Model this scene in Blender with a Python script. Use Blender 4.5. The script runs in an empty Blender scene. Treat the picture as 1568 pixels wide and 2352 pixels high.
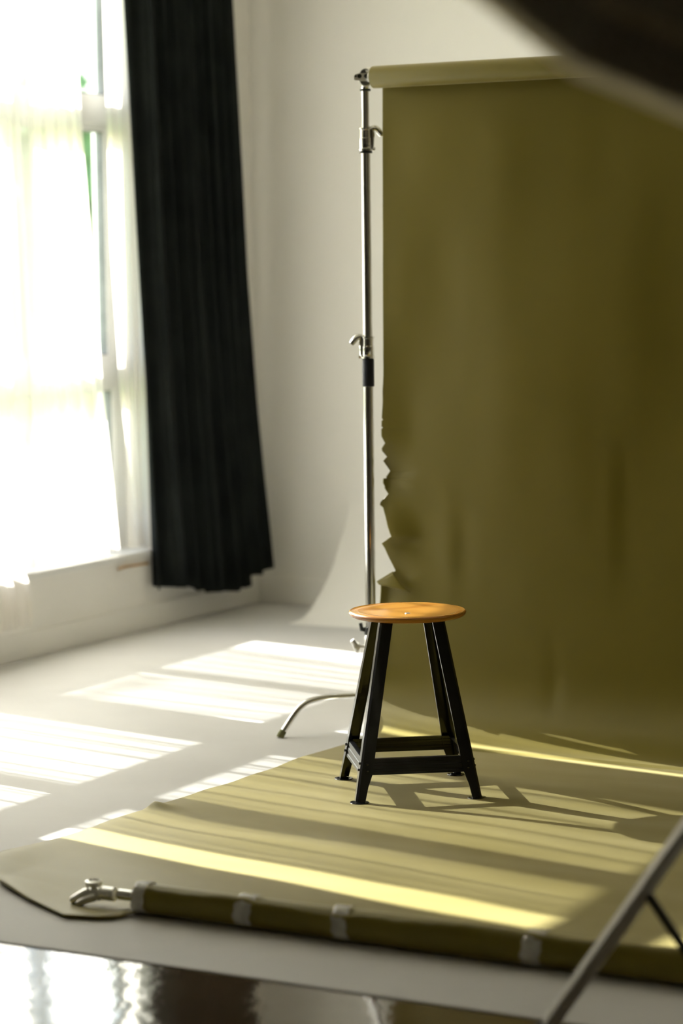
import bpy, bmesh, math, random
from mathutils import Vector, Matrix, noise
from math import sin, cos, pi, radians, sqrt, atan2
random.seed(7)
SC = bpy.context.scene
C = SC.collection

# ------------------------------------------------------------------ camera
YAW, PITCH, ROLL = radians(28), radians(5.5), 0.012
cd = bpy.data.cameras.new('camera'); cam = bpy.data.objects.new('camera', cd); C.objects.link(cam); SC.camera = cam
cd.sensor_fit = 'HORIZONTAL'; cd.sensor_width = 24.0; cd.lens = 85.0
cd.clip_end = 300; cd.clip_start = 0.05
fwd = Vector((-sin(YAW)*cos(PITCH), cos(YAW)*cos(PITCH), -sin(PITCH)))
rgt = Vector((cos(YAW), sin(YAW), 0)); upv = rgt.cross(fwd)
r2 = cos(ROLL)*rgt - sin(ROLL)*upv; u2 = sin(ROLL)*rgt + cos(ROLL)*upv
M = Matrix((r2, u2, -fwd)).transposed().to_4x4(); M.translation = (0, 0, 1.46)
cam.matrix_world = M
cd.dof.use_dof = True; cd.dof.focus_distance = 6.86; cd.dof.aperture_fstop = 1.9

# ------------------------------------------------------------------ light
SUN = Vector((.858, -.160, -.497)).normalized()
sd = bpy.data.lights.new('sun', 'SUN'); so = bpy.data.objects.new('sun', sd); C.objects.link(so)
sd.energy = 19.0; sd.color = (1, .955, .91); sd.angle = radians(.53)
so.rotation_euler = SUN.to_track_quat('-Z', 'Y').to_euler(); so.location = (-12, 8, 8)
W = bpy.data.worlds.new('world'); SC.world = W; W.use_nodes = True
wn = W.node_tree.nodes; wl = W.node_tree.links
bg = wn['Background']; sky = wn.new('ShaderNodeTexSky'); sky.sky_type = 'NISHITA'; sky.sun_disc = False
sky.sun_elevation = radians(30); sky.sun_rotation = radians(-79.5); sky.dust_density = 2.0; sky.air_density = 1.0
wl.new(sky.outputs[0], bg.inputs[0]); bg.inputs[1].default_value = .46
def portal(y0, y1, z0, z1):
    l = bpy.data.lights.new('window_portal', 'AREA'); o = bpy.data.objects.new('window_portal', l); C.objects.link(o)
    l.shape = 'RECTANGLE'; l.size = z1-z0; l.size_y = y1-y0
    l.cycles.is_portal = True
    o.location = (-5.80, (y0+y1)/2, (z0+z1)/2); o.rotation_euler = (0, radians(-90), 0)
portal(7.09, 8.66, .33, 3.2); portal(5.42, 6.90, .33, 3.2)
VS = SC.view_settings
VS.view_transform = 'Standard'; VS.look = 'None'; VS.exposure = 0.83; VS.gamma = 1.0; VS.use_curve_mapping = False
SC.cycles.max_bounces = 14; SC.cycles.diffuse_bounces = 8; SC.cycles.transparent_max_bounces = 24; SC.cycles.transmission_bounces = 10
SC.cycles.sample_clamp_indirect = 6.0

# ------------------------------------------------------------------ materials
def mat(name, col, rough=.5, metal=0, spec=.5, coat=0):
    m = bpy.data.materials.new(name); m.use_nodes = True
    b = m.node_tree.nodes['Principled BSDF']
    b.inputs['Base Color'].default_value = (*col, 1); b.inputs['Roughness'].default_value = rough
    b.inputs['Metallic'].default_value = metal; b.inputs['Specular IOR Level'].default_value = spec
    b.inputs['Coat Weight'].default_value = coat
    return m, m.node_tree.nodes, m.node_tree.links, b
def vary(m, a, b2, scale=4, detail=6, stretch=(1, 1, 1), bump=0, bscale=None, lo=.35, hi=.65, dist=.01):
    """noise between two base colours and a noise bump"""
    n = m.node_tree.nodes; l = m.node_tree.links; b = n['Principled BSDF']
    tc = n.new('ShaderNodeTexCoord'); mp = n.new('ShaderNodeMapping'); mp.inputs['Scale'].default_value = stretch
    l.new(tc.outputs['Object'], mp.inputs[0])
    t = n.new('ShaderNodeTexNoise'); t.inputs['Scale'].default_value = scale; t.inputs['Detail'].default_value = detail
    l.new(mp.outputs[0], t.inputs[0])
    r = n.new('ShaderNodeValToRGB'); r.color_ramp.elements[0].color = (*a, 1); r.color_ramp.elements[1].color = (*b2, 1)
    r.color_ramp.elements[0].position = lo; r.color_ramp.elements[1].position = hi
    l.new(t.outputs['Fac'], r.inputs[0]); l.new(r.outputs[0], b.inputs['Base Color'])
    if bump:
        t2 = n.new('ShaderNodeTexNoise'); t2.inputs['Scale'].default_value = bscale or scale*6; t2.inputs['Detail'].default_value = 4
        l.new(mp.outputs[0], t2.inputs[0])
        bp = n.new('ShaderNodeBump'); bp.inputs['Strength'].default_value = bump; bp.inputs['Distance'].default_value = dist
        l.new(t2.outputs['Fac'], bp.inputs['Height']); l.new(bp.outputs[0], b.inputs['Normal'])
    return m
MW = vary(mat('white_wall_paint', (.7, .68, .62), .75, spec=.2)[0], (.845, .828, .792), (.87, .855, .822), 1.2, 5, bump=.08, bscale=60)
MC = vary(mat('cyclorama_paint', (.78, .76, .72), .6, spec=.25)[0], (.86, .842, .805), (.885, .868, .833), 1.0, 5)
MF = vary(mat('white_floor_paint', (.78, .76, .72), .58, spec=.28)[0], (.535, .526, .513), (.57, .562, .55), 2.5, 8, bump=.06, bscale=25)
MG = vary(mat('glossy_brown_floor', (.06, .04, .025), .07, spec=.75, coat=.6)[0], (.055, .036, .020), (.085, .058, .034), 1.5, 4)
n = MG.node_tree.nodes; l = MG.node_tree.links
tc = n.new('ShaderNodeTexCoord'); t = n.new('ShaderNodeTexNoise'); t.inputs['Scale'].default_value = 9; t.inputs['Detail'].default_value = 5
l.new(tc.outputs['Object'], t.inputs[0]); bp = n.new('ShaderNodeBump'); bp.inputs['Strength'].default_value = .35; bp.inputs['Distance'].default_value = .004
l.new(t.outputs['Fac'], bp.inputs['Height']); l.new(bp.outputs[0], n['Principled BSDF'].inputs['Normal']); l.new(bp.outputs[0], n['Principled BSDF'].inputs['Coat Normal'])
n['Principled BSDF'].inputs['Coat Roughness'].default_value = .05
MR = vary(mat('dim_rear_wall_paint', (.2, .18, .15), .8, spec=.2)[0], (.20, .18, .14), (.24, .22, .18), 1, 3)
MCE = vary(mat('ceiling_paint', (.6, .57, .5), .8, spec=.2)[0], (.82, .79, .72), (.85, .82, .75), 1, 3)
MFR = vary(mat('white_window_plastic', (.75, .75, .74), .35, spec=.5)[0], (.74, .74, .73), (.78, .78, .77), 3, 2)
MGK = vary(mat('dark_grey_gasket', (.06, .07, .07), .6)[0], (.20, .21, .21), (.26, .27, .27), 8, 2)
OL0, OL1 = (.172, .137, .008), (.192, .153, .011)
MP = vary(mat('olive_paper', OL0, .48, spec=.5)[0], OL0, OL1, 2.2, 7, bump=.12, bscale=5, dist=.006)
MP.node_tree.nodes['Principled BSDF'].inputs['IOR'].default_value = 1.5
MP.node_tree.nodes['Principled BSDF'].inputs['Sheen Weight'].default_value = .5
MP.node_tree.nodes['Principled BSDF'].inputs['Sheen Roughness'].default_value = .35
MP.node_tree.nodes['Principled BSDF'].inputs['Sheen Tint'].default_value = (1, .93, .70, 1)
MTP = mat('clear_packing_tape', (.75, .73, .68), .12, spec=.8)[0]
b = MTP.node_tree.nodes['Principled BSDF']; vary(MTP, (.62, .60, .54), (.85, .83, .77), 30, 3, bump=.4, bscale=60); b.inputs['Alpha'].default_value = .5
MCR = vary(mat('chrome_steel', (.75, .75, .73), .13, metal=1)[0], (.70, .70, .68), (.80, .80, .78), 20, 3)
MAL = vary(mat('cast_aluminium', (.75, .74, .72), .36, metal=.8)[0], (.78, .77, .74), (.88, .87, .84), 30, 3, bump=.1, bscale=120, dist=.001)
MGM = vary(mat('painted_recess_shade', (.12, .12, .12), .4, metal=.6)[0], (.09, .09, .09), (.16, .16, .16), 30, 3)  # dark tone carries the shade inside the clamp's hollows
MBK = vary(mat('black_lacquered_steel', (.006, .006, .007), .2, spec=.5, coat=.3)[0], (.004, .004, .005), (.009, .009, .010), 20, 6, bump=.10, bscale=160, dist=.0006)
MNV = vary(mat('dark_blue_grip', (.004, .006, .012), .55, spec=.4)[0], (.003, .005, .011), (.006, .008, .016), 30, 3)
MBP = vary(mat('black_plastic', (.008, .010, .009), .4)[0], (.006, .008, .007), (.014, .016, .014), 30, 3)
MRB = vary(mat('olive_rubber', (.16, .16, .07), .7, spec=.2)[0], (.14, .14, .06), (.20, .20, .09), 40, 3)
MCU = vary(mat('black_curtain_cloth', (.010, .012, .011), .85, spec=.15)[0], (.008, .010, .0095), (.014, .017, .0155), 6, 5, bump=.3, bscale=250, dist=.0008)
MSB = vary(mat('dark_softbox_nylon', (.03, .026, .02), .5, spec=.4)[0], (.36, .335, .28), (.44, .41, .35), 5, 6, bump=.4, bscale=9, dist=.02)
MSL = vary(mat('beige_softbox_trim', (.34, .28, .17), .6, spec=.3)[0], (.66, .57, .36), (.72, .63, .42), 12, 3)
MSM = vary(mat('brown_seam_tape', (.28, .24, .16), .6)[0], (.58, .50, .34), (.66, .57, .40), 12, 3)
n = MSL.node_tree.nodes; l = MSL.node_tree.links; tl = n.new('ShaderNodeBsdfTranslucent'); tl.inputs[0].default_value = (.86, .76, .52, 1); mx = n.new('ShaderNodeMixShader'); mx.inputs[0].default_value = .6
l.new(n['Principled BSDF'].outputs[0], mx.inputs[1]); l.new(tl.outputs[0], mx.inputs[2]); l.new(mx.outputs[0], n['Material Output'].inputs[0])
MDF = vary(mat('white_diffuser_cloth', (.7, .68, .62), .8)[0], (.68, .66, .60), (.72, .70, .64), 10, 3)
MST = vary(mat('satin_grey_metal', (.50, .49, .45), .42, metal=.25)[0], (.70, .69, .64), (.76, .75, .70), 20, 3)
MBR = vary(mat('brass_bar', (.42, .24, .06), .35, metal=.7)[0], (.38, .21, .05), (.48, .28, .08), 15, 3)
MLF = vary(mat('tree_leaves', (.10, .2, .05), .6)[0], (.14, .26, .07), (.34, .50, .17), 1.5, 8)
MTR = vary(mat('tree_bark', (.12, .08, .05), .9)[0], (.09, .06, .04), (.16, .12, .08), 5, 5, stretch=(3, 3, .6))
MLW = vary(mat('lawn_grass', (.16, .22, .08), .9, spec=.1)[0], (.13, .19, .06), (.24, .29, .13), .8, 8)
MEX = vary(mat('render_outside', (.7, .66, .58), .9)[0], (.60, .57, .50), (.66, .63, .56), 2, 3)
# wood of the seat: plain-sawn grain on top, ply layers on the edge
MWD, n, l, b = mat('varnished_plywood', (.62, .28, .06), .26, spec=.5, coat=.35)
b.inputs['Coat Roughness'].default_value = .12
tc = n.new('ShaderNodeTexCoord'); mp = n.new('ShaderNodeMapping'); mp.inputs['Scale'].default_value = (1.2, 3.6, 1.0); mp.inputs['Rotation'].default_value = (0, 0, radians(-38))
l.new(tc.outputs['Object'], mp.inputs[0])
wv = n.new('ShaderNodeTexWave'); wv.wave_type = 'RINGS'; wv.inputs['Scale'].default_value = 2.2; wv.inputs['Distortion'].default_value = 3.5; wv.inputs['Detail'].default_value = 2.5; wv.inputs['Detail Scale'].default_value = 1.3
l.new(mp.outputs[0], wv.inputs[0])
r = n.new('ShaderNodeValToRGB'); r.color_ramp.elements[0].color = (.66, .285, .045, 1); r.color_ramp.elements[1].color = (.80, .385, .070, 1)
r.color_ramp.elements[0].position = .08; r.color_ramp.elements[1].position = .55
l.new(wv.outputs['Fac'], r.inputs[0])
sx = n.new('ShaderNodeSeparateXYZ'); l.new(tc.outputs['Object'], sx.inputs[0])
mm = n.new('ShaderNodeMath'); mm.operation = 'MULTIPLY'; mm.inputs[1].default_value = 2*pi/.0031; l.new(sx.outputs[2], mm.inputs[0])
ms = n.new('ShaderNodeMath'); ms.operation = 'SINE'; l.new(mm.outputs[0], ms.inputs[0])
r3 = n.new('ShaderNodeValToRGB'); r3.color_ramp.elements[0].color = (.34, .115, .022, 1); r3.color_ramp.elements[1].color = (.60, .26, .06, 1)
mr = n.new('ShaderNodeMapRange'); mr.inputs[1].default_value = -1; mr.inputs[2].default_value = 1; l.new(ms.outputs[0], mr.inputs[0]); l.new(mr.outputs[0], r3.inputs[0])
ge = n.new('ShaderNodeNewGeometry'); vt = n.new('ShaderNodeVectorTransform'); vt.vector_type = 'NORMAL'; vt.convert_from = 'WORLD'; vt.convert_to = 'OBJECT'
l.new(ge.outputs['True Normal'], vt.inputs[0]); s2 = n.new('ShaderNodeSeparateXYZ'); l.new(vt.outputs[0], s2.inputs[0])
gt = n.new('ShaderNodeMapRange'); gt.inputs[1].default_value = .45; gt.inputs[2].default_value = .75; l.new(s2.outputs[2], gt.inputs[0])
mx = n.new('ShaderNodeMix'); mx.data_type = 'RGBA'; l.new(gt.outputs[0], mx.inputs[0]); l.new(r3.outputs[0], mx.inputs[6]); l.new(r.outputs[0], mx.inputs[7])
l.new(mx.outputs[2], b.inputs['Base Color'])
# sheer voile: part open weave, part scattering thread
def sheer_mat():
    m = bpy.data.materials.new('white_voile'); m.use_nodes = True; n = m.node_tree.nodes; l = m.node_tree.links; n.clear()
    out = n.new('ShaderNodeOutputMaterial'); tr = n.new('ShaderNodeBsdfTransparent'); tl = n.new('ShaderNodeBsdfTranslucent'); df = n.new('ShaderNodeBsdfDiffuse')
    tl.inputs[0].default_value = (.96, .93, .88, 1); df.inputs[0].default_value = (.85, .83, .79, 1)
    m1 = n.new('ShaderNodeMixShader'); m1.inputs[0].default_value = .35; l.new(tl.outputs[0], m1.inputs[1]); l.new(df.outputs[0], m1.inputs[2])
    m2 = n.new('ShaderNodeMixShader'); l.new(tr.outputs[0], m2.inputs[1]); l.new(m1.outputs[0], m2.inputs[2])
    lw = n.new('ShaderNodeLayerWeight'); lw.inputs[0].default_value = .5
    tx = n.new('ShaderNodeTexNoise'); tx.inputs['Scale'].default_value = 40
    mr = n.new('ShaderNodeMapRange'); mr.inputs[1].default_value = .06; mr.inputs[2].default_value = .72; mr.inputs[3].default_value = .56; mr.inputs[4].default_value = .96
    tc = n.new('ShaderNodeTexCoord'); mp = n.new('ShaderNodeMapping'); mp.inputs['Scale'].default_value = (1, 16, .35); l.new(tc.outputs['Object'], mp.inputs[0]); l.new(mp.outputs[0], tx.inputs[0]); tx.inputs['Scale'].default_value = 1.0; tx.inputs['Detail'].default_value = 3
    ad = n.new('ShaderNodeMath'); ad.operation = 'MULTIPLY_ADD'; ad.inputs[1].default_value = .42; l.new(tx.outputs['Fac'], ad.inputs[0]); l.new(lw.outputs['Facing'], ad.inputs[2])
    l.new(ad.outputs[0], mr.inputs[0]); l.new(mr.outputs[0], m2.inputs[0]); l.new(m2.outputs[0], out.inputs[0])
    return m
MSH = sheer_mat()
def glass_mat():
    m = bpy.data.materials.new('window_glass'); m.use_nodes = True; n = m.node_tree.nodes; l = m.node_tree.links; n.clear()
    out = n.new('ShaderNodeOutputMaterial'); tr = n.new('ShaderNodeBsdfTransparent'); gl = n.new('ShaderNodeBsdfGlossy'); gl.inputs['Roughness'].default_value = .01
    tr.inputs[0].default_value = (.94, .96, .95, 1)
    lw = n.new('ShaderNodeLayerWeight'); lw.inputs[0].default_value = .5; pw = n.new('ShaderNodeMath'); pw.operation = 'POWER'; pw.inputs[1].default_value = 5; l.new(lw.outputs['Facing'], pw.inputs[0])
    fr = n.new('ShaderNodeMath'); fr.operation = 'MULTIPLY_ADD'; fr.inputs[1].default_value = .9; fr.inputs[2].default_value = .04; l.new(pw.outputs[0], fr.inputs[0])
    mx = n.new('ShaderNodeMixShader'); l.new(fr.outputs[0], mx.inputs[0]); l.new(tr.outputs[0], mx.inputs[1]); l.new(gl.outputs[0], mx.inputs[2]); l.new(mx.outputs[0], out.inputs[0])
    return m
MGL = glass_mat()

# ------------------------------------------------------------------ helpers
def obj(name, bm, m, parent=None, smooth=True, loc=None):
    me = bpy.data.meshes.new(name); bmesh.ops.recalc_face_normals(bm, faces=bm.faces) if smooth != 'raw' else None
    bm.to_mesh(me); bm.free(); me.materials.append(m)
    if smooth:
        me.polygons.foreach_set('use_smooth', [True]*len(me.polygons))
        try: me.set_sharp_from_angle(angle=radians(35))
        except Exception: pass
    o = bpy.data.objects.new(name, me); C.objects.link(o)
    if parent: o.parent = parent
    if loc: o.location = loc
    return o
def thing(name, label, cat, loc=(0, 0, 0), rz=0, group=None):
    o = bpy.data.objects.new(name, None); C.objects.link(o); o.location = loc; o.rotation_euler = (0, 0, rz); o.empty_display_size = .1
    o['label'] = label; o['category'] = cat
    if group: o['group'] = group
    return o
def struct(o): o['kind'] = 'structure'; return o
def box(bm, x0, x1, y0, y1, z0, z1, bev=0):
    vs = [bm.verts.new((x, y, z)) for z in (z0, z1) for y in (y0, y1) for x in (x0, x1)]
    fs = [bm.faces.new([vs[i] for i in q]) for q in ((0, 2, 3, 1), (4, 5, 7, 6), (0, 1, 5, 4), (2, 6, 7, 3), (0, 4, 6, 2), (1, 3, 7, 5))]
    if bev:
        es = list({e for f in fs for e in f.edges}); bmesh.ops.bevel(bm, geom=es, offset=bev, segments=2, affect='EDGES', profile=.5)
    return bm
def loft(bm, rings, closed=True, cap=True):
    R = [[bm.verts.new(p) for p in r] for r in rings]
    n = len(R[0])
    for a, b_ in zip(R, R[1:]):
        for i in range(n if closed else n-1):
            j = (i+1) % n; bm.faces.new((a[i], a[j], b_[j], b_[i]))
    if cap and closed: bm.faces.new(R[0][::-1]); bm.faces.new(R[-1])
    return R
def tube(bm, pts, rad, n=16, cap=True):
    pts = [Vector(p) for p in pts]; rad = rad if isinstance(rad, (list, tuple)) else [rad]*len(pts)
    rings = []; t0 = (pts[1]-pts[0]).normalized(); up = Vector((0, 0, 1)) if abs(t0.z) < .9 else Vector((1, 0, 0)); u = t0.cross(up).normalized()
    for i, p in enumerate(pts):
        t = (pts[min(i+1, len(pts)-1)]-pts[max(i-1, 0)]).normalized()
        u = (u-t*u.dot(t)).normalized(); v = t.cross(u)
        rings.append([p+rad[i]*(cos(2*pi*k/n)*u+sin(2*pi*k/n)*v) for k in range(n)])
    loft(bm, rings, True, cap); return bm
def lathe(bm, prof, base=(0, 0, 0), axis=(0, 0, 1), n=32, cap=True):
    """prof: (radius, distance along the axis)"""
    a = Vector(axis).normalized(); up = Vector((0, 0, 1)) if abs(a.z) < .9 else Vector((1, 0, 0)); u = a.cross(up).normalized(); v = a.cross(u); b0 = Vector(base)
    loft(bm, [[b0+a*h+max(r, .00005)*(cos(2*pi*k/n)*u+sin(2*pi*k/n)*v) for k in range(n)] for r, h in prof], True, cap); return bm
def bezier(p, n=10):
    """Catmull-Rom through points"""
    p = [Vector(q) for q in p]; out = []
    for i in range(len(p)-1):
        a = p[max(i-1, 0)]; b_ = p[i]; c = p[i+1]; d = p[min(i+2, len(p)-1)]
        for k in range(n):
            t = k/n; out.append(.5*((2*b_)+(c-a)*t+(2*a-5*b_+4*c-d)*t*t+(3*b_-a-3*c+d)*t**3))
    out.append(p[-1]); return out
def sm(x): x = max(0, min(1, x)); return x*x*(3-2*x)
def lerp(T, x):
    if x <= T[0][0]: return T[0][1]
    for (a, b_), (c, d) in zip(T, T[1:]):
        if x <= c: return b_+(d-b_)*(x-a)/(c-a)
    return T[-1][1]
def B(): return bmesh.new()

# ------------------------------------------------------------------ room shell
XW, YB, ZC = -5.48, 9.48, 3.45
struct(obj('floor', box(B(), XW, 3.0, 4.295, YB, -.12, 0), MF, smooth=False))
struct(obj('floor', box(B(), XW, 3.0, -2.2, 4.295, -.12, -.003), MG, smooth=False))
struct(obj('ceiling', box(B(), XW-.3, 3.2, -2.4, YB+.2, ZC, ZC+.15), MCE, smooth=False))
bm = B(); z0, z1 = .33, 3.2
for y0, y1, a, b_ in ((-2.2, 5.44, -.12, ZC), (5.44, 6.89, -.12, z0), (5.44, 6.89, z1, ZC), (6.89, 7.10, -.12, ZC), (7.10, 8.655, -.12, z0), (7.10, 8.655, z1, ZC), (8.655, YB+.2, -.12, ZC)):
    box(bm, XW-.3, XW, y0, y1, a, b_)
bmesh.ops.remove_doubles(bm, verts=bm.verts, dist=1e-4)
struct(obj('wall_left', bm, MW, smooth=False))
struct(obj('wall_back', box(B(), XW, 3.2, YB, YB+.2, -.12, ZC), MC, smooth=False))
struct(obj('wall_right', box(B(), 3.0, 3.2, -2.2, YB, -.12, ZC), MR, smooth=False))
struct(obj('wall_front', box(B(), XW-.3, 3.2, -2.4, -2.2, -.12, ZC), MR, smooth=False))
struct(obj('baseboard_back', box(B(), XW+.012, -5.0, YB-.014, YB, 0, .115, .003), MW))
struct(obj('baseboard_left', box(B(), XW, XW+.012, 4.3, YB, 0, .105, .003), MW))
# cyclorama cove: solid curved fillet between back wall and floor
prof = [(9.48, .60), (9.476, .52), (9.462, .44), (9.425, .37), (9.384, .31), (9.345, .255), (9.300, .200), (9.235, .135), (9.156, .075), (9.09, .035), (9.017, .010), (8.90, .0015)]
pc = [(q.x, q.y) for q in bezier([(a, b_, 0) for a, b_ in prof], 6)]
bm = B(); loft(bm, [[(x, y, z) for y, z in pc]+[(x, YB, -.01)] for x in (-4.995, 3.0)], True, True)
struct(obj('trim_1', bm, MC))

# ------------------------------------------------------------------ windows
def window(idx, Y0, Y1, ym0, ym1):
    """frame ring, mullion, transoms; sashes and panes per light"""
    xo, xi = XW-.225, XW-.16
    root = None
    g0, g1 = Y0+.055, Y1-.077
    bm = B()
    for a, b_, c, d in ((Y0, g0, .33, 3.2), (g1, Y1, .33, 3.2), (g0, g1, .33, .432), (g0, g1, 3.12, 3.2), (ym0, ym1, .432, 3.12)): box(bm, xo, xi, a, b_, c, d)
    for a, b_ in ((1.015, 1.125), (2.115, 2.225)): box(bm, xo, xi+.01, g0, g1, a, b_)
    f = struct(obj('window_%d' % idx, bm, MFR, smooth=False))
    for ya, yb in ((g0, ym0), (ym1, g1)):
        for za, zb in ((.432, 1.015), (1.125, 2.115), (2.225, 3.12)):
            w = .030 if za == 1.125 else .010
            bm = B()
            for q in ((ya, ya+w, za, zb), (yb-w, yb, za, zb), (ya+w, yb-w, za, za+w), (ya+w, yb-w, zb-w, zb)): box(bm, xo+.012, xi-.006, *q)
            s = obj('sash', bm, MFR, f, smooth=False)
            bm = B(); k = .005
            for q in ((ya+w, ya+w+k, za+w, zb-w), (yb-w-k, yb-w, za+w, zb-w), (ya+w, yb-w, za+w, za+w+k), (ya+w, yb-w, zb-w-k, zb-w)): box(bm, xo+.020, xi-.012, *q)
            obj('gasket', bm, MGK, f, smooth=False)
            obj('glass_pane', box(B(), xo+.028, xo+.034, ya+w, yb-w, za+w, zb-w), MGL, f, smooth=False)
    if idx == 1: obj('window_handle', tube(box(B(), xi-.006, xi+.012, ya+.004, ya+.022, 1.58, 1.64, .003), [(xi+.02, ya+.013, 1.61), (xi+.024, ya+.013, 1.50)], .007), MFR, f)
    return f
window(1, 7.10, 8.655, 7.734, 7.824)
window(2, 5.44, 6.89, 5.977, 6.057)
bm = box(B(), XW-.16, XW+.022, 7.04, 8.56, .308, .336, .004)
sill = obj('trim_2', bm, MFR); struct(sill)
bm = box(B(), XW-.16, XW+.022, 5.38, 6.95, .308, .336, .004); struct(obj('trim_3', bm, MFR))
o = obj('curtain_hook_bar', tube(B(), bezier([(-5.475, 8.33, .278), (-5.447, 8.325, .288), (-5.442, 8.36, .289), (-5.442, 8.44, .287), (-5.446, 8.51, .284)], 5), .0055, 10), MBR)
o['label'] = 'small brass-coloured bar on the wall under the window sill beside the black curtain'; o['category'] = 'hook'

# ------------------------------------------------------------------ curtains
def cloth(name, Yl, Yr, ztop, zbot, xf, nf, amp, m, nu=260, nv=90, thick=.0009, ph=0, parent=None):
    """Yl/Yr(z) edges, zbot(u) hem, xf(u,z) mean distance from the wall"""
    bm = B(); V = []
    for j in range(nv+1):
        row = []
        for i in range(nu+1):
            u = i/nu; zb = zbot(u); z = ztop+(zb-ztop)*j/nv; d = j/nv
            yl, yr = Yl(z), Yr(z); w = yr-yl
            f = sin(2*pi*nf*u+ph+.9*sin(2*pi*u*2.3+1)+.5*d*sin(6*u)) + .35*sin(2*pi*nf*2.3*u+2*d+ph*2)
            a = amp*(.55+.6*d)*(.75+.5*noise.noise((u*6, ph, z*.5)))
            row.append(bm.verts.new((xf(u, z)+a*f, yl+w*u+.25*amp*cos(2*pi*nf*u+ph), z)))
        V.append(row)
    for j in range(nv):
        for i in range(nu): bm.faces.new((V[j][i], V[j][i+1], V[j+1][i+1], V[j+1][i]))
    o = obj(name, bm, m, parent, smooth='raw')
    o.data.polygons.foreach_set('use_smooth', [True]*len(o.data.polygons))
    if thick:
        s = o.modifiers.new('thickness', 'SOLIDIFY'); s.thickness = thick
    return o
# black curtain
t = thing('black_curtain', 'floor-length black pleated curtain hanging in the corner right of the window', 'curtain', (-5.40, 8.85, .15))
o = cloth('curtain_cloth', lambda z: lerp([(.1, 8.555), (.35, 8.540), (1.4, 8.47), (2.6, 8.40), (3.3, 8.37)], z), lambda z: lerp([(.1, 9.385), (.5, 9.34), (1.5, 9.225), (2.6, 9.155), (3.3, 9.12)], z),
      3.24, lambda u: lerp([(0, .165), (.10, .175), (.2, .165), (.36, .125), (.5, .118), (.66, .105), (.74, .112), (.8, .145), (.9, .16), (1, .18)], u)+.006*sin(u*40),
      lambda u, z: lerp([(0, -5.462), (.06, -5.435), (.2, -5.395), (1, -5.375)], u)+.02*sm((1-z)/1.0)*sm(u*4), 8.5, .036, MCU, nu=420, nv=70, thick=.0012)
o.parent = t; o.location = (5.40, -8.85, -.15)
def place_rel(o, par): o.parent = par; o.location = -par.location
# rod carrying the curtains (above the picture)
rod = obj('curtain_rod', tube(B(), [(-5.38, 5.1, 3.26), (-5.38, 9.44, 3.26)], .014, 14), MST); rod['label'] = 'grey rod above the window carrying the black curtain and the voile'; rod['category'] = 'curtain rod'
for y in (5.3, 7.0, 9.3): obj('bracket', box(B(), -5.48, -5.37, y-.012, y+.012, 3.235, 3.285, .003), MST, rod)
# voile 1
s1 = cloth('sheer_curtain', lambda z: lerp([(.1, 7.10), (.35, 7.06), (1.0, 7.175), (1.6, 7.19), (3.3, 7.16)], z), lambda z: lerp([(.3, 8.372), (1.05, 8.265), (2.0, 8.165), (2.6, 8.12), (3.3, 8.09)], z),
      3.22, lambda u: .345-.205*sm((.44-u)/.03),
      lambda u, z: -5.500+(.078*sm((.50-z)/.22) if u < .47 else 0)*sm((.47-u)/.06), 10, .019, MSH, nu=330, nv=90, thick=0)
s1['label'] = 'wide translucent white voile curtain covering most of the window, sunlit'; s1['category'] = 'sheer curtain'
s2 = cloth('sheer_curtain', lambda z: lerp([(.34, 8.60), (.6, 8.545), (1.0, 8.47), (1.6, 8.42), (3.3, 8.39)], z), lambda z: lerp([(.3, 8.635), (1.5, 8.645), (3.3, 8.65)], z),
      3.19, lambda u: .342, lambda u, z: -5.545, 2.5, .010, MSH, nu=80, nv=80, thick=0, ph=1.3)
s2['label'] = 'narrow strip of white voile between the window post and the black curtain'; s2['category'] = 'sheer curtain'
s3 = cloth('sheer_curtain', lambda z: lerp([(.3, 5.635), (3.3, 5.60)], z), lambda z: lerp([(.3, 6.93), (3.3, 6.93)], z), 3.22, lambda u: .15, lambda u, z: -5.43, 10, .019, MSH, nu=260, nv=60, thick=0, ph=2.2)
s3['label'] = 'white voile curtain over the neighbouring window left of the frame'; s3['category'] = 'sheer curtain'

# ------------------------------------------------------------------ outdoors
struct(obj('ground_outside', box(B(), -60, XW-.3, -30, 60, -.6, -.35), MLW, smooth=False))
def tree(x, y, h, r, label):
    t = thing('garden_tree', label, 'tree', (x, y, -.35))
    bm = B(); tube(bm, bezier([(0, 0, 0), (.05, .03, h*.25), (-.04, .05, h*.55), (.03, 0, h*.8)], 5), [.13-.10*i/15 for i in range(16)], 10)
    for k in range(5):
        a = k*1.3; tube(bm, [(0, 0, h*(.35+.08*k)), (r*.5*cos(a), r*.5*sin(a), h*(.5+.09*k))], [.05, .02], 8)
    obj('trunk', bm, MTR, t)
    bm = B(); rnd = random.Random(int(x*10+y))
    for k in range(1500):
        th = rnd.uniform(0, 2*pi); ph = math.acos(rnd.uniform(-1, 1)); q = rnd.uniform(.45, 1)**.5*(1+.25*noise.noise((x+2*sin(th), y+2*cos(ph), th)))
        p = Vector((r*q*sin(ph)*cos(th), r*q*sin(ph)*sin(th), h*.62+h*.38*q*cos(ph)))
        a = Vector((rnd.uniform(-1, 1), rnd.uniform(-1, 1), rnd.uniform(-1, 1))).normalized(); b_ = a.orthogonal().normalized(); s = rnd.uniform(.10, .22)
        bm.faces.new([bm.verts.new(p+v) for v in (a*s, b_*s*.55, -a*s, -b_*s*.55)])
    obj('foliage', bm, MLF, t, smooth=False)
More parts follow.
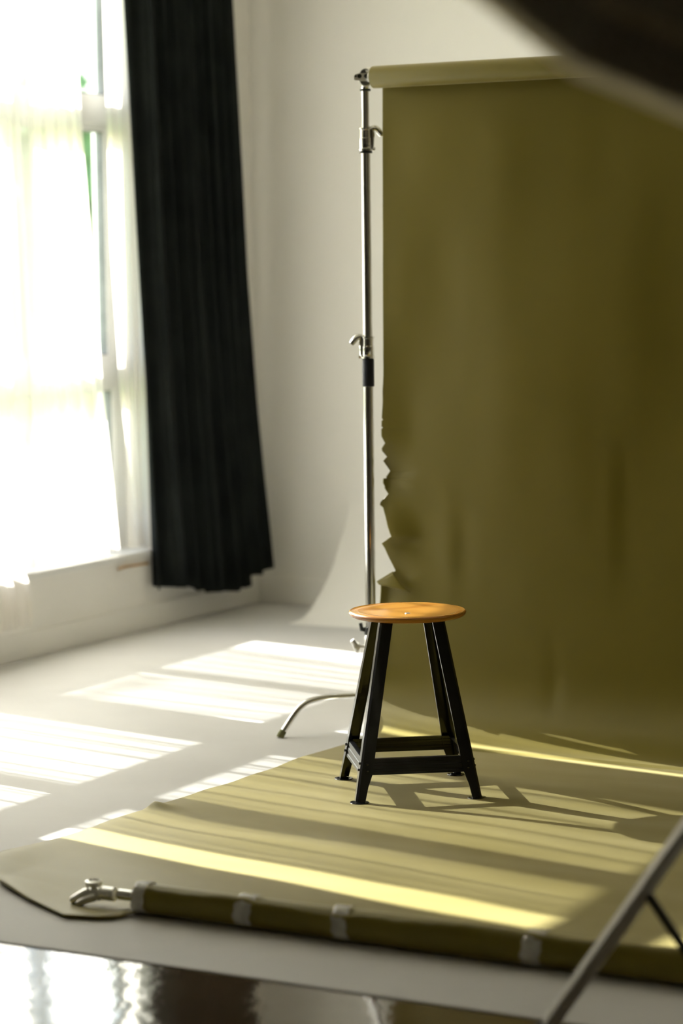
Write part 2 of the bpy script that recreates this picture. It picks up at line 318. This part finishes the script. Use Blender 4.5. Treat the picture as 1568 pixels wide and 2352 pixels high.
for i, (x, y, h, r) in enumerate(((-13.4, 20.0, 3.9, 1.35), (-18.2, 24.2, 4.2, 1.9), (-12.6, 24.4, 3.7, 1.5), (-20.4, 18.4, 4.2, 2.0), (-14.8, 28.6, 4.5, 2.0))):
    tree(x, y, h, r, ['green leafy tree outside, seen through the uncurtained gap of the window', 'tall green tree outside behind the voile, left of the gap', 'low green tree outside beside the window post', 'broad green tree outside at the left edge of the window', 'furthest green tree outside behind the others'][i])

# ------------------------------------------------------------------ paper backdrop
back = thing('paper_backdrop', 'olive green paper backdrop sweeping from its top roll down onto the floor', 'backdrop', (-3.0, 6.9, 0))
TEAR = [(-3.5556, .4095), (-3.5547, .4837), (-3.4962, .5187), (-3.5118, .5566), (-3.5242, .5922), (-3.5341, .6084), (-3.4976, .6324), (-3.5106, .6649), (-3.5203, .6946), (-3.5334, .7242), (-3.5457, .7313), (-3.5456, .7403), (-3.5205, .7675), (-3.5367, .7865), (-3.5353, .7901), (-3.5436, .8019), (-3.5434, .8163), (-3.5306, .8172), (-3.5323, .8217), (-3.517, .8415), (-3.54, .8739), (-3.5241, .8877), (-3.5396, .9068), (-3.5395, .9158), (-3.526, .9325), (-3.5377, .9547), (-3.5375, .9771), (-3.5311, .9831), (-3.5367, .986), (-3.5365, 1.0039), (-3.5315, 1.007), (-3.536, 1.0144), (-3.5335, 1.0651), (-3.5341, 1.0978)]
XR = -.84; RF = .22
def bulge(X, z): return -.03*max(0, X+3.4)*(1-z/2.2)-.005*sin((X+3.5)*4.3)*sm(z/.8)
def wr(x, z, k=0): return noise.noise((x*2.2, z*1.0, 5+k))*.55+noise.noise((x*5.3, z*2.1, 9+k))*.22+noise.noise((x*1.1, z*.6, 2+k))*.9
rows = []   # each row: ('v', z) vertical part, ('a', angle) curve, ('f', t) floor
zs = sorted(set([round(2.10-.028*i, 4) for i in range(62)]+[z for _, z in TEAR]+[1.12+.03*i for i in range(3)]), reverse=True)
zs = [z for z in zs if z > RF]
for z in zs: rows.append(('v', z))
for i in range(29): rows.append(('a', i/28*pi/2))
NF = 190
for i in range(1, NF+1): rows.append(('f', i/NF))
def xleft(kind, v):
    if kind == 'v':
        if v <= TEAR[-1][1]: return lerp([(z, x) for x, z in TEAR], v)
        return lerp([(1.0978, -3.5341), (1.15, -3.530), (1.6, -3.524), (2.1, -3.520)], v)
    if kind == 'a': return -3.5556+.045*sm(v/(pi/2))
    Y = 6.5-v*1.62
    w = .0025*noise.noise((Y*60, 1, 1))*(1 if Y < 5.3 else .2)
    return lerp([(4.9, -3.597), (5.2, -3.580), (5.55, -3.562), (6.5, -3.510)], Y)+w
def yend(X): return lerp([(-3.62, 4.93), (-3.597, 4.88), (-3.455, 4.705), (-3.30, 4.605), (-3.135, 4.517), (-3.06, 4.535), (-3.02, 4.56), (-2.995, 4.645), (-2.9, 4.652)], X)
NU = 230; V = []; bm = B()
for kind, v in rows:
    xl = xleft(kind, v); row = []
    for i in range(NU+1):
        u = i/NU; u = u**1.25; X = xl+(XR-xl)*u
        if kind == 'v':
            z = v; ed = sm((X-xl)/.12)
            Y = 6.932+bulge(X, z)+.027*sm((z-.1)/.9)*wr(X, z)*sm((2.08-z)/.25)*(.35+.65*ed)
            # curl of the torn edge and pressed creases
            if z < 1.1: Y += .018*(1-ed)*sm((1.1-z)/.3)*sin(z*17)
            d = (X+3.02)*.9-(z-.30)*.35; e = (z-.30)-(X+3.02)*.28
            Y += .014*math.exp(-(e/.018)**2)*math.exp(-((X+3.02)/.11)**2)
            Y += .005*math.exp(-((X+3.27)/.06)**2-((z-.60)/.14)**2)*sin((X+3.27)*30)
            Y += .004*math.exp(-((X+2.72)/.05)**2-((z-.75)/.22)**2)*sin((X+2.72)*28)
        elif kind == 'a':
            yb = 6.932+bulge(X, RF); Y = yb-RF*(1-cos(v)); z = .004+RF*(1-sin(v))
            k = 1-v/(pi/2); n_ = .002*wr(X, z)*k+.002*noise.noise((X*2.5, Y*3, 3))*(1-k)
            if k > .5: pass
            c2 = sm((z-.28)/.08)
            dd = math.exp(-((X+2.93)/.03)**2)*.004*math.exp(-((z-.17)/.07)**2)
            Y += n_*cos(v)+dd*cos(v); z += max(0, n_*sin(v)*.8+.004*sin(v))
            z = max(z, .003)
        else:
            ys = 6.932+bulge(X, RF)-RF; Y = ys+(yend(X)-ys)*v
            q = noise.noise((X*1.6+.3*Y, Y*3.1, 3))*.6+noise.noise((X*2.6, Y*7.0, 7))*.28+.28
            z = .004+.013*max(0, q)*sm((X+3.65)/.1)*sm((v)*8)
            ds = sqrt((X+3.04)**2+(Y-6.11)**2); z = .004+(z-.004)*sm((ds-.12)/.22)
            el = X-xleft('f', v)
            z += .005*math.exp(-(el/.14)**2)*sm((6.2-Y)/.8)
            z += .013*math.exp(-(el/.05)**2-((Y-5.575)/.03)**2)
            # front left corner lifts and curls
            fr = Y-yend(X)
            if X < -3.02: z += .008*sm((-3.135-X)/.3)*math.exp(-(fr/.22)**2)+.006*math.exp(-(fr/.1)**2)
            elif v > .985: z += .004
        row.append(bm.verts.new((X, Y, z)))
    V.append(row)
# under-curled lip along the free front edge left of the roll
lip = []
for k in range(1, 5):
    row = []
    for i, b0 in enumerate(V[len(rows)-1]):
        if b0.co.x > -2.995 and i > 3: break
        a = k/4*pi*.62; h = max(.004, b0.co.z-.002)
        row.append(bm.verts.new((b0.co.x, b0.co.y-.012*sin(a)+.010*(1-cos(a)), max(.0015, b0.co.z-h*(1-cos(a))/1.6))))
    lip.append(row)
V2 = V
for a, b_ in zip(V2, V2[1:]):
    for i in range(NU): bm.faces.new((a[i], a[i+1], b_[i+1], b_[i]))
prev = V[-1]
for r_ in lip:
    for i in range(len(r_)-1): bm.faces.new((prev[i], prev[i+1], r_[i+1], r_[i]))
    prev = r_
sheet = obj('paper_sheet', bm, MP, smooth='raw'); sheet.data.polygons.foreach_set('use_smooth', [True]*len(sheet.data.polygons)); place_rel(sheet, back)
s = sheet.modifiers.new('thickness', 'SOLIDIFY'); s.thickness = .0006; s.offset = 0
# top roll
bm = B(); R = .0350
lathe(bm, [(.020, .002), (.030, 0), (R-.001, 0), (R, .002), (R, 1.2), (R, 2.695), (R-.001, 2.70), (.020, 2.698)], (-3.535, 6.898, 2.095), (1, 0, 0), 64, True)
tr_ = obj('top_roll', bm, MP); place_rel(tr_, back)
# curled flap below the tear
bm = B(); G = []
for j in range(9):
    t_ = j/8; a = Vector((-3.5547, 6.922, .4837)).lerp(Vector((-3.4962, 6.925, .5187)), t_); b_ = Vector((-3.5296, 6.922, .4743)).lerp(Vector((-3.4262, 6.918, .4538)), t_)
    G.append([bm.verts.new(a.lerp(b_, i/8)+Vector((0, -.010*sin(pi*i/8*.8)*sin(pi*(.15+.7*t_)), -.006*sin(pi*i/8)))) for i in range(9)])
for j in range(8):
    for i in range(8): bm.faces.new((G[j][i], G[j][i+1], G[j+1][i+1], G[j+1][i]))
o = obj('torn_flap', bm, MP, smooth='raw'); place_rel(o, back); s = o.modifiers.new('thickness', 'SOLIDIFY'); s.thickness = .0006
o.data.polygons.foreach_set('use_smooth', [True]*81 if len(o.data.polygons) == 81 else [True]*len(o.data.polygons))
# front roll round its bar: slightly flattened, lumpy
RX0, RX1, RY, RZ = -3.005, -.55, 4.632, .0385
def rollr(x, a): return .0345+.0016*noise.noise((x*2.2, cos(a)*.8, sin(a)*.8))+.0012*sin(x*5)
bm = B(); n_ = 48; rings = []
xs = [RX0+(RX1-RX0)*i/160 for i in range(161)]
for x in xs: rings.append([(x, RY+rollr(x, 2*pi*k/n_)*cos(2*pi*k/n_), RZ+rollr(x, 2*pi*k/n_)*sin(2*pi*k/n_)) for k in range(n_)])
loft(bm, rings); fr_ = obj('front_roll', bm, MP); place_rel(fr_, back)
# loose torn outer turn of paper over the front roll
bm = B(); G = []
for i, x in enumerate([RX0+.03+(RX1-RX0-.03)*i/260 for i in range(261)]):
    top = radians(62)+radians(20)*noise.noise((x*5, 3, 1))+radians(10)*noise.noise((x*23, 7, 1))+radians(14)*sin(x*3.1)
    row = []
    for k in range(15):
        a = -radians(95)+(top+radians(95))*k/14; a2 = pi-a    # front side faces -Y
        rr = rollr(x, a2)+.0015+.009*sm((k-10)/4)*(.5+.8*max(0, noise.noise((x*7, 1, 8))+.3))
        row.append(bm.verts.new((x, RY+rr*cos(a2), RZ+rr*sin(a2))))
    G.append(row)
for a, b_ in zip(G, G[1:]):
    for k in range(14): bm.faces.new((a[k], a[k+1], b_[k+1], b_[k]))
o = obj('torn_edge', bm, MP, smooth='raw'); o.data.polygons.foreach_set('use_smooth', [True]*len(o.data.polygons)); place_rel(o, back)
s = o.modifiers.new('thickness', 'SOLIDIFY'); s.thickness = .0006
def tape(x0, x1, a0, a1, skew=0, lift=.0035, y2=None):
    bm = B(); G = []
    for i in range(7):
        x = x0+(x1-x0)*i/6; row = []
        for k in range(25):
            a = radians(a0+(a1-a0)*k/24); a2 = pi-a; rr = rollr(x, a2)+lift+.0015*noise.noise((x*90, k*.5, 2))
            row.append(bm.verts.new((x+skew*k/24+.002*sin(k), RY+rr*cos(a2), RZ+rr*sin(a2))))
        if y2: row.append(bm.verts.new((x+skew*1.2, y2, .022)))
        G.append(row)
    for a, b_ in zip(G, G[1:]):
        for k in range(len(a)-1): bm.faces.new((a[k], a[k+1], b_[k+1], b_[k]))
    o = obj('tape_strip', bm, MTP, smooth='raw'); o.data.polygons.foreach_set('use_smooth', [True]*len(o.data.polygons)); place_rel(o, back)
    s = o.modifiers.new('thickness', 'SOLIDIFY'); s.thickness = .0003; o['label'] = 'clear packing tape strip'
tape(-3.009, -2.975, -60, 130, .004, y2=4.72)
tape(-2.735, -2.690, -40, 120, .008, .006)
tape(-2.478, -2.440, -45, 118, -.010, .006)
tape(-2.030, -1.985, -45, 122, .014, .006)
bm = B(); G = [[bm.verts.new((x+.03*k, y+.004*k, .0025+.006*sin(k*1.2+i))) for i, y in enumerate((4.575, 4.59, 4.605))] for k, x in enumerate([-3.05+.012*j for j in range(3)])]
for a, b_ in zip(G, G[1:]):
    for k in range(2): bm.faces.new((a[k], a[k+1], b_[k+1], b_[k]))
o = obj('tape_strip', bm, MTP, smooth='raw'); place_rel(o, back); o['label'] = 'clear tape tail on the floor'

# metal bar inside the front roll with its end clamp
bar = thing('floor_crossbar', 'metal bar with end clamp sticking out of the rolled front edge of the paper', 'crossbar', (-3.05, 4.632, .0385))
o = obj('bar_tube', lathe(B(), [(.0125, 0), (.0125, .55)], (-.012, 0, 0), (1, 0, 0), 20), MCR, bar)
bm = B(); lathe(bm, [(.0140, 0), (.0165, .003), (.0165, .034), (.0135, .038)], (-.060, 0, -.002), (1, 0, 0), 20)
box(bm, -.102, -.055, -.014, .013, -.019, .006, .005); obj('clamp_body', bm, MAL, bar)
bm = B(); lathe(bm, [(.007, -.01), (.007, .006), (.019, .008), (.0205, .012), (.0195, .019), (.013, .021), (.012, .016)], (-.086, .004, .004), (0, 0, 1), 24); obj('clamp_knob', bm, MAL, bar)
bm = B(); pts = bezier([(-.088, -.008, .000), (-.110, -.016, -.012), (-.132, -.022, -.024)], 5); tube(bm, pts, [.011, .012, .013, .0125, .012, .012, .011, .0105, .010, .009, .007], 12); obj('clamp_lever', bm, MAL, bar)
bm = B(); tube(bm, bezier([(-.070, -.012, -.010), (-.092, -.024, -.018), (-.108, -.034, -.026)], 4), [.009, .010, .010, .0095, .009, .009, .008, .007, .006], 12); obj('clamp_lever', bm, MAL, bar)

# ------------------------------------------------------------------ stand holding the backdrop
PX, PY = -3.581, 6.93
st = thing('backdrop_stand', 'chrome pole stand with curved foot holding the left end of the paper roll', 'light stand', (PX, PY, 0))
def pole(name, r, z0, z1): return obj(name, lathe(B(), [(r, z0), (r, z1)], n=28), MCR, st)
pole('lower_tube', .0168, .10, 1.205); pole('middle_tube', .0150, 1.20, 1.87); pole('upper_tube', .0126, 1.86, 2.068)
def collar(z0, z1, r, side, tip=-1):
    h = z1-z0; bm = B()
    lathe(bm, [(r+.001, 0), (r+.0045, .001), (r+.005, h*.10), (r+.002, h*.13), (r+.003, h*.16), (r+.003, h*.55), (r+.0015, h*.57), (r+.0015, h*.90), (r+.0045, h*.92), (r+.0045, h*.99), (r, h)], (0, 0, z0), n=28)
    ux = Vector((cos(radians(28)), sin(radians(28)), 0))*side      # clamp ears to the picture's left or right
    p = lambda d, z, q=0: Vector((0, 0, z))+ux*d+Vector((-ux.y, ux.x, 0))*q
    bm2 = bm
    for q in (-.005, .005): tube(bm2, [p(r-.002, z0+h*.05, q), p(r+.004, z0+h*.2, q), p(r+.005, z0+h*.75, q), p(r+.000, z0+h*.98, q)], [.0060, .0060, .0070, .0070], 10)
    c = obj('collar', bm, MCR, st)
    bm = B(); tube(bm, [p(r+.002, z0+h*.10), p(r+.013, z0+h*.08)], .0062, 14); obj('collar_bolt', bm, MCR, c)
    bm = B(); pts = bezier([p(r-.002, z0+h*.92), p(r+.010, z0+h*.98), p(r+.022, z0+h*.90, .003), p(r+.036, z0+h*.66, .006)], 5)
    tube(bm, pts, [.0080+.0030*sin(pi*i/(len(pts)-1)*.9) for i in range(len(pts))], 12)
    tube(bm, [p(r+.024, z0+h*.98, 0), p(r+.036, z0+h*.72, 0)], [.0045, .0070], 10)
    obj('collar_lever', bm, MCR, c)
collar(1.866, 1.940, .0168, 1); collar(1.204, 1.276, .0172, -1)
obj('rubber_ring', lathe(B(), [(.015, 0), (.0205, .001), (.0205, .007), (.015, .008)], (0, 0, 1.859), n=28), MBP, st)
obj('rubber_ring', lathe(B(), [(.0125, 0), (.0175, .001), (.0175, .007), (.0125, .008)], (0, 0, 2.055), n=28), MBP, st)
obj('grip_sleeve', lathe(B(), [(.0168, 0), (.0190, .001), (.0194, .004), (.0194, .085), (.0188, .089), (.0168, .090)], (0, 0, 1.114), n=28), MNV, st)
# base: casting, black riser knob, wing knob, legs
bm = B(); lathe(bm, [(.017, 0), (.026, .002), (.028, .012), (.024, .05), (.027, .06), (.027, .115), (.024, .13), (.021, .20), (.023, .21), (.018, .222)], (0, 0, .085), n=28); obj('base_casting', bm, MAL, st)
vl = Vector((-cos(radians(28)), -sin(radians(28)), 0))
bm = B(); tube(bm, [vl*.012+Vector((0, 0, .322)), vl*.030+Vector((0, 0, .325)), vl*.034+Vector((0, 0, .345))], [.010, .008, .006], 10); lathe(bm, [(.0167, 0), (.022, .002), (.022, .026), (.0167, .028)], (0, 0, .305), n=24); obj('riser_knob', bm, MBP, st)
bm = B(); p0 = Vector((0, 0, .268)); tube(bm, [p0+vl*.018, p0+vl*.042], .0055, 10)
tube(bm, [p0+vl*.046+Vector((0, .004, -.020)), p0+vl*.044+Vector((0, 0, -.006)), p0+vl*.050+Vector((0, 0, .006)), p0+vl*.060+Vector((0, -.004, .022))], [.0075, .0125, .0125, .0075], 12)
tube(bm, [p0+vl*.036, p0+vl*.056], [.013, .012], 14); obj('wing_knob', bm, MAL, st)
for i, ang in enumerate((atan2(-.284, -.190), radians(20), radians(95))):
    d = Vector((cos(ang), sin(ang), 0)); P = lambda a, z: d*a+Vector((0, 0, z))
    pts = bezier([P(.012, .112), P(.05, .111), P(.145, .1145), P(.20, .113), P(.238, .106), P(.268, .088), P(.292, .062), P(.314, .034), P(.332, .012)], 5)
    lg = obj('leg', tube(B(), pts, .0098, 16), MCR, st)
    obj('rubber_foot', tube(B(), [P(.3245, .021), P(.333, .010), P(.337, .0008)], [.0108, .0118, .0128], 16), MRB, lg)
# clamp gripping the roll's core
cl = thing('pipe_clamp', 'chrome clamp with black bolt holes on top of the pole, gripping the roll core', 'clamp', (PX, PY, 2.062))
ax = Vector((cos(radians(28)), sin(radians(28)), 0)); dp = Vector((-ax.y, ax.x, 0))
q = lambda a, b_, z: ax*a+dp*b_+Vector((0, 0, z))
bm = B(); lathe(bm, [(.008, -.004), (.009, .006), (.012, .010)], (0, 0, 0), n=18)
rings = []
for s_ in (-.014, .012):
    rings.append([q(.003+.0235*cos(a), s_, .036+.0285*sin(a)) for a in [2*pi*k/32 for k in range(32)]])
loft(bm, rings); obj('clamp_jaw', bm, MAL, cl)
for z_, w_ in ((.0545, .0165), (.0175, .0165)):      # dark plates on the solid jaw, coloured as the shade inside its hollow windows
    bm = B(); sg = 1 if z_ > .036 else -1
    loft(bm, [[q(.002+w_*cos(a), s_, z_-sg*.006+sg*.0125*sin(a)) for a in [pi*k/12 for k in range(13)]] for s_ in (-.0150, -.0135)]); obj('hollow_shade_plate', bm, MGM, cl)
bm = B(); rings = []
for s_ in (-.032, -.014):
    rings.append([q(x, s_, z) for x, z in ((-.036, .030), (-.034, .043), (-.026, .047), (.016, .049), (.024, .043), (.022, .030), (-.018, .025), (-.034, .026))])
loft(bm, rings); bmesh.ops.bevel(bm, geom=list(bm.edges), offset=.0018, segments=2, affect='EDGES'); obj('clamp_bar', bm, MAL, cl)
for x, r_ in ((-.018, .0068), (.003, .0068), (-.030, .0035)):
    obj('bolt_hole', lathe(B(), [(r_, 0), (r_, .0022)], q(x, -.0318, .0385), -dp, 16), MBP, cl)
bm = B(); lathe(bm, [(.015, 0), (.020, .002), (.020, .005), (.0175, .007), (.0185, .009), (.0185, .013), (.016, .015), (.016, .018), (.010, .021)], q(.008, 0, .046), (ax*.75+Vector((0, 0, .66))), 24); obj('ribbed_nut', bm, MAL, cl)
bm = B(); lathe(bm, [(.014, 0), (.014, .10)], Vector((.030, -.032, .033)), (1, 0, 0), 20)
tube(bm, [q(.010, -.004, .030), Vector((.040, -.030, .033))], .011, 14); obj('core_spigot', bm, MAL, cl)

# ------------------------------------------------------------------ stool
SR = radians(35.5)
stool = thing('work_stool', 'black steel four-legged stool with a round varnished plywood seat on the olive paper', 'stool', (-3.0405, 6.1105, .0045), SR)
bm = B()
prof = [(.006, .4985), (.148, .4985), (.1565, .4995), (.1625, .5025), (.1665, .5075), (.1675, .5115), (.1663, .5145), (.1630, .5168), (.1585, .5178), (.150, .5180), (.142, .5172), (.130, .5145), (.115, .5116), (.095, .5092), (.07, .5080), (.04, .5074), (.015, .5072), (.0090, .5068), (.0082, .5050), (.0078, .4990)]
n_ = 96; rings = []
for r_, h in prof:
    ring = []
    for k in range(n_):
        a = 2*pi*k/n_; dip = .0035*sm((h-.5070)/.004)*(.5-.5*cos(2*(a-radians(55)))) if .03 < r_ < .159 and h > .5068 else 0
        ring.append((r_*cos(a), r_*sin(a), h-dip*sm((r_-.03)/.06)))
    rings.append(ring)
R_ = loft(bm, rings, True, False)
for k in range(n_): bm.faces.new((R_[-1][k], R_[-1][(k+1) % n_], R_[0][(k+1) % n_], R_[0][k]))
seat = obj('seat', bm, MWD, stool)
bm = B(); lathe(bm, [(.0078, .490), (.0078, .5066), (.0068, .5080), (.0048, .5078), (.0044, .5030), (.0001, .5030)], n=20); obj('seat_bolt', bm, MAL, seat)
ro = lambda z: .180-(.180-.0915)*(z/.4985)      # outer corner of a leg at height z
def leg_ring(sx, sy, z, w, lipw=.010, c=.006, t=.0022):
    o_ = [(w, lipw), (w, 0), (c, 0), (0, c), (0, w), (lipw, w)]
    i_ = [(lipw, w-t), (t, w-t), (t, c+t*.4), (c+t*.4, t), (w-t, t), (w-t, lipw)]
    R0 = ro(z); return [(sx*(R0-a), sy*(R0-b_), z) for a, b_ in o_+i_]
def rail_ring(x, z_, side):   # channel with two pressed grooves, its face leaning with the legs
    pts = [(0, .0770), (0, .0840), (-.0018, .0855), (-.0018, .0915), (0, .0930), (0, .1020), (-.0018, .1035), (-.0018, .1095), (0, .1110), (0, .1200), (-.002, .1215), (-.014, .1215)]
    inn = [(-.014, .1195), (-.0035, .1195), (-.0022, .1180), (-.0022, .1110), (-.004, .1095), (-.004, .1035), (-.0022, .1020), (-.0022, .0930), (-.004, .0915), (-.004, .0855), (-.0022, .0840), (-.0022, .0770)]
    return pts+inn
for sx, sy in ((-1, -1), (1, -1), (1, 1), (-1, 1)):
    bm = B(); loft(bm, [leg_ring(sx, sy, z, w) for z, w in ((.006, .0275), (.045, .030), (.076, .0365), (.125, .0370), (.30, .0365), (.4985, .036))])
    lg = obj('leg', bm, MBK, stool)
    cx, cy = sx*(ro(0)-.013), sy*(ro(0)-.013)
    bm = B(); lathe(bm, [(.024, 0), (.0268, .0006), (.0272, .002), (.0262, .0034), (.020, .0036), (.017, .0048), (.010, .0062), (.0075, .014)], (cx, cy, 0), n=28); obj('foot_pad', bm, MBK, lg)
for k in range(4):
    a = k*pi/2; rot = Matrix.Rotation(a, 3, 'Z')
    def R3(x, off, z): return rot @ Vector((x, -(ro(z)-.0026+off), z))
    bm = B(); rings = []
    for x in (-1, 1):
        rings.append([R3(x*(ro(.11)-.004), o_, z) for o_, z in rail_ring(0, 0, 0)])
    loft(bm, rings); rl = obj('rail', bm, MBK, stool)
    for x in (-1, 1):
        for z in (.0895, .1075):
            p = R3(x*(ro(.11)-.018), .0040, z); bm = B(); d = (rot @ Vector((0, -1, 0)))
            lathe(bm, [(.0038, -.004), (.0038, .0010), (.003, .0024), (.0012, .0030)], p-d*.0005, d, 12); obj('rivet', bm, MBK, rl)

# ------------------------------------------------------------------ studio light: stand and softbox
CX, CY = -1.379, 4.192
ls = thing('light_stand', 'grey metal tripod light stand with angled leg in the lower right foreground', 'light stand', (CX, CY, 0))
obj('column', lathe(B(), [(.016, .03), (.016, 1.3), (.0125, 1.302), (.0125, 2.62)], n=20), MST, ls)
obj('hub', lathe(B(), [(.018, 0), (.026, .003), (.026, .05), (.018, .055)], (0, 0, .575), n=20), MBP, ls)
obj('lower_collar', lathe(B(), [(.018, 0), (.024, .003), (.024, .035), (.018, .04)], (0, 0, .035), n=20), MBP, ls)
for k in range(3):
    a = atan2(-.033, -.406)+k*radians(120); d = Vector((cos(a), sin(a), 0)); v = Vector((-d.y, d.x, 0))
    A_ = d*.415+Vector((0, 0, .012)); B_ = d*.02+Vector((0, 0, .60)); tt = (B_-A_).normalized(); nn = tt.cross(v)
    q1 = (v*.72+nn*.69).normalized(); q2 = (nn*.72-v*.69).normalized()
    sec = lambda p, w=.0135, h=.0155: [p+q1*w*x+q2*h*y for x, y in ((-1, -.6), (-.6, -1), (.6, -1), (1, -.6), (1, .6), (.6, 1), (-.6, 1), (-1, .6))]
    bm = B(); loft(bm, [sec(A_), sec(B_)]); lg = obj('leg', bm, MST, ls)
    bm = B(); loft(bm, [sec(A_-tt*.012, .015, .018), sec(A_+tt*.03, .015, .018)]); obj('rubber_foot', bm, MBP, lg)
    M_ = A_.lerp(B_, .52); E_ = d*.02+Vector((0, 0, .055)); t3 = (E_-M_).normalized(); n3 = t3.cross(v)
    bm = B(); loft(bm, [[p+v*.009*x+n3*.006*y for x, y in ((-1, -1), (1, -1), (1, 1), (-1, 1))] for p in (M_, E_)]); obj('brace', bm, MBP, ls)
# softbox: centre of its rim, direction it faces
SCN = Vector((-1.113, 3.070, 1.966)); SN = Vector((-.606, .231, -.761)).normalized()
su = SN.cross(Vector((0, 0, 1))).normalized(); sv = su.cross(SN)
sb = thing('softbox', 'large dark many-sided softbox with beige rim hanging in the upper right foreground', 'softbox', SCN)
NS = 12; RS = .70; PH = radians(8)
def ringp(r_, dep, n=NS, sag=1.0):
    out = []
    for k in range(n):
        for j in range(6):
            a0 = PH+2*pi*k/n; a1 = PH+2*pi*(k+1)/n; t_ = j/6
            p = (su*cos(a0)+sv*sin(a0)).lerp(su*cos(a1)+sv*sin(a1), t_)*r_
            out.append(p*(1-.02*sin(pi*t_))-SN*dep)
    return out
bm = B(); loft(bm, [ringp(RS*s_, d_) for s_, d_ in ((1.0, 0), (.975, .06), (.91, .15), (.80, .25), (.66, .34), (.48, .42), (.28, .48), (.12, .50))], True, False); obj('shell', bm, MSB, sb)
bm = B(); loft(bm, [ringp(RS*1.000, -.015), ringp(RS*1.003, -.008), ringp(RS*1.004, .003), ringp(RS*1.001, .005)], True, False); obj('rim_band', bm, MSL, sb)
bm = B(); loft(bm, [ringp(RS*.985, -.004), ringp(RS*.3, -.004), ringp(.01, -.004)], True, True); obj('diffuser', bm, MDF, sb)
for k in range(NS):
    a = PH+2*pi*k/NS; d = su*cos(a)+sv*sin(a)
    pts = bezier([d*RS*s_*1.003-SN*(d_+.004) for s_, d_ in ((1.0, 0), (.91, .15), (.66, .34), (.28, .48), (.12, .50))], 5)
    obj('rib', tube(B(), pts, .006, 8), MSB, sb)
bm = B(); loop = ringp(RS*.979, .066); loop.append(loop[0]); tube(bm, loop, .007, 8, False); obj('seam', bm, MSM, sb)
obj('speed_ring', lathe(B(), [(.07, 0), (.09, .005), (.09, .03), (.065, .035), (.06, .20), (.05, .215)], -SN*.49, -SN, 24), MBP, sb)
# boom from the column to the speed ring
e = SCN-SN*.725; e2 = Vector((CX, CY, 2.60))
obj('boom_arm', tube(B(), [e2+(e2-e).normalized()*.35-Vector((CX, CY, 0)), e-Vector((CX, CY, 0))], .013, 14), MST, ls)
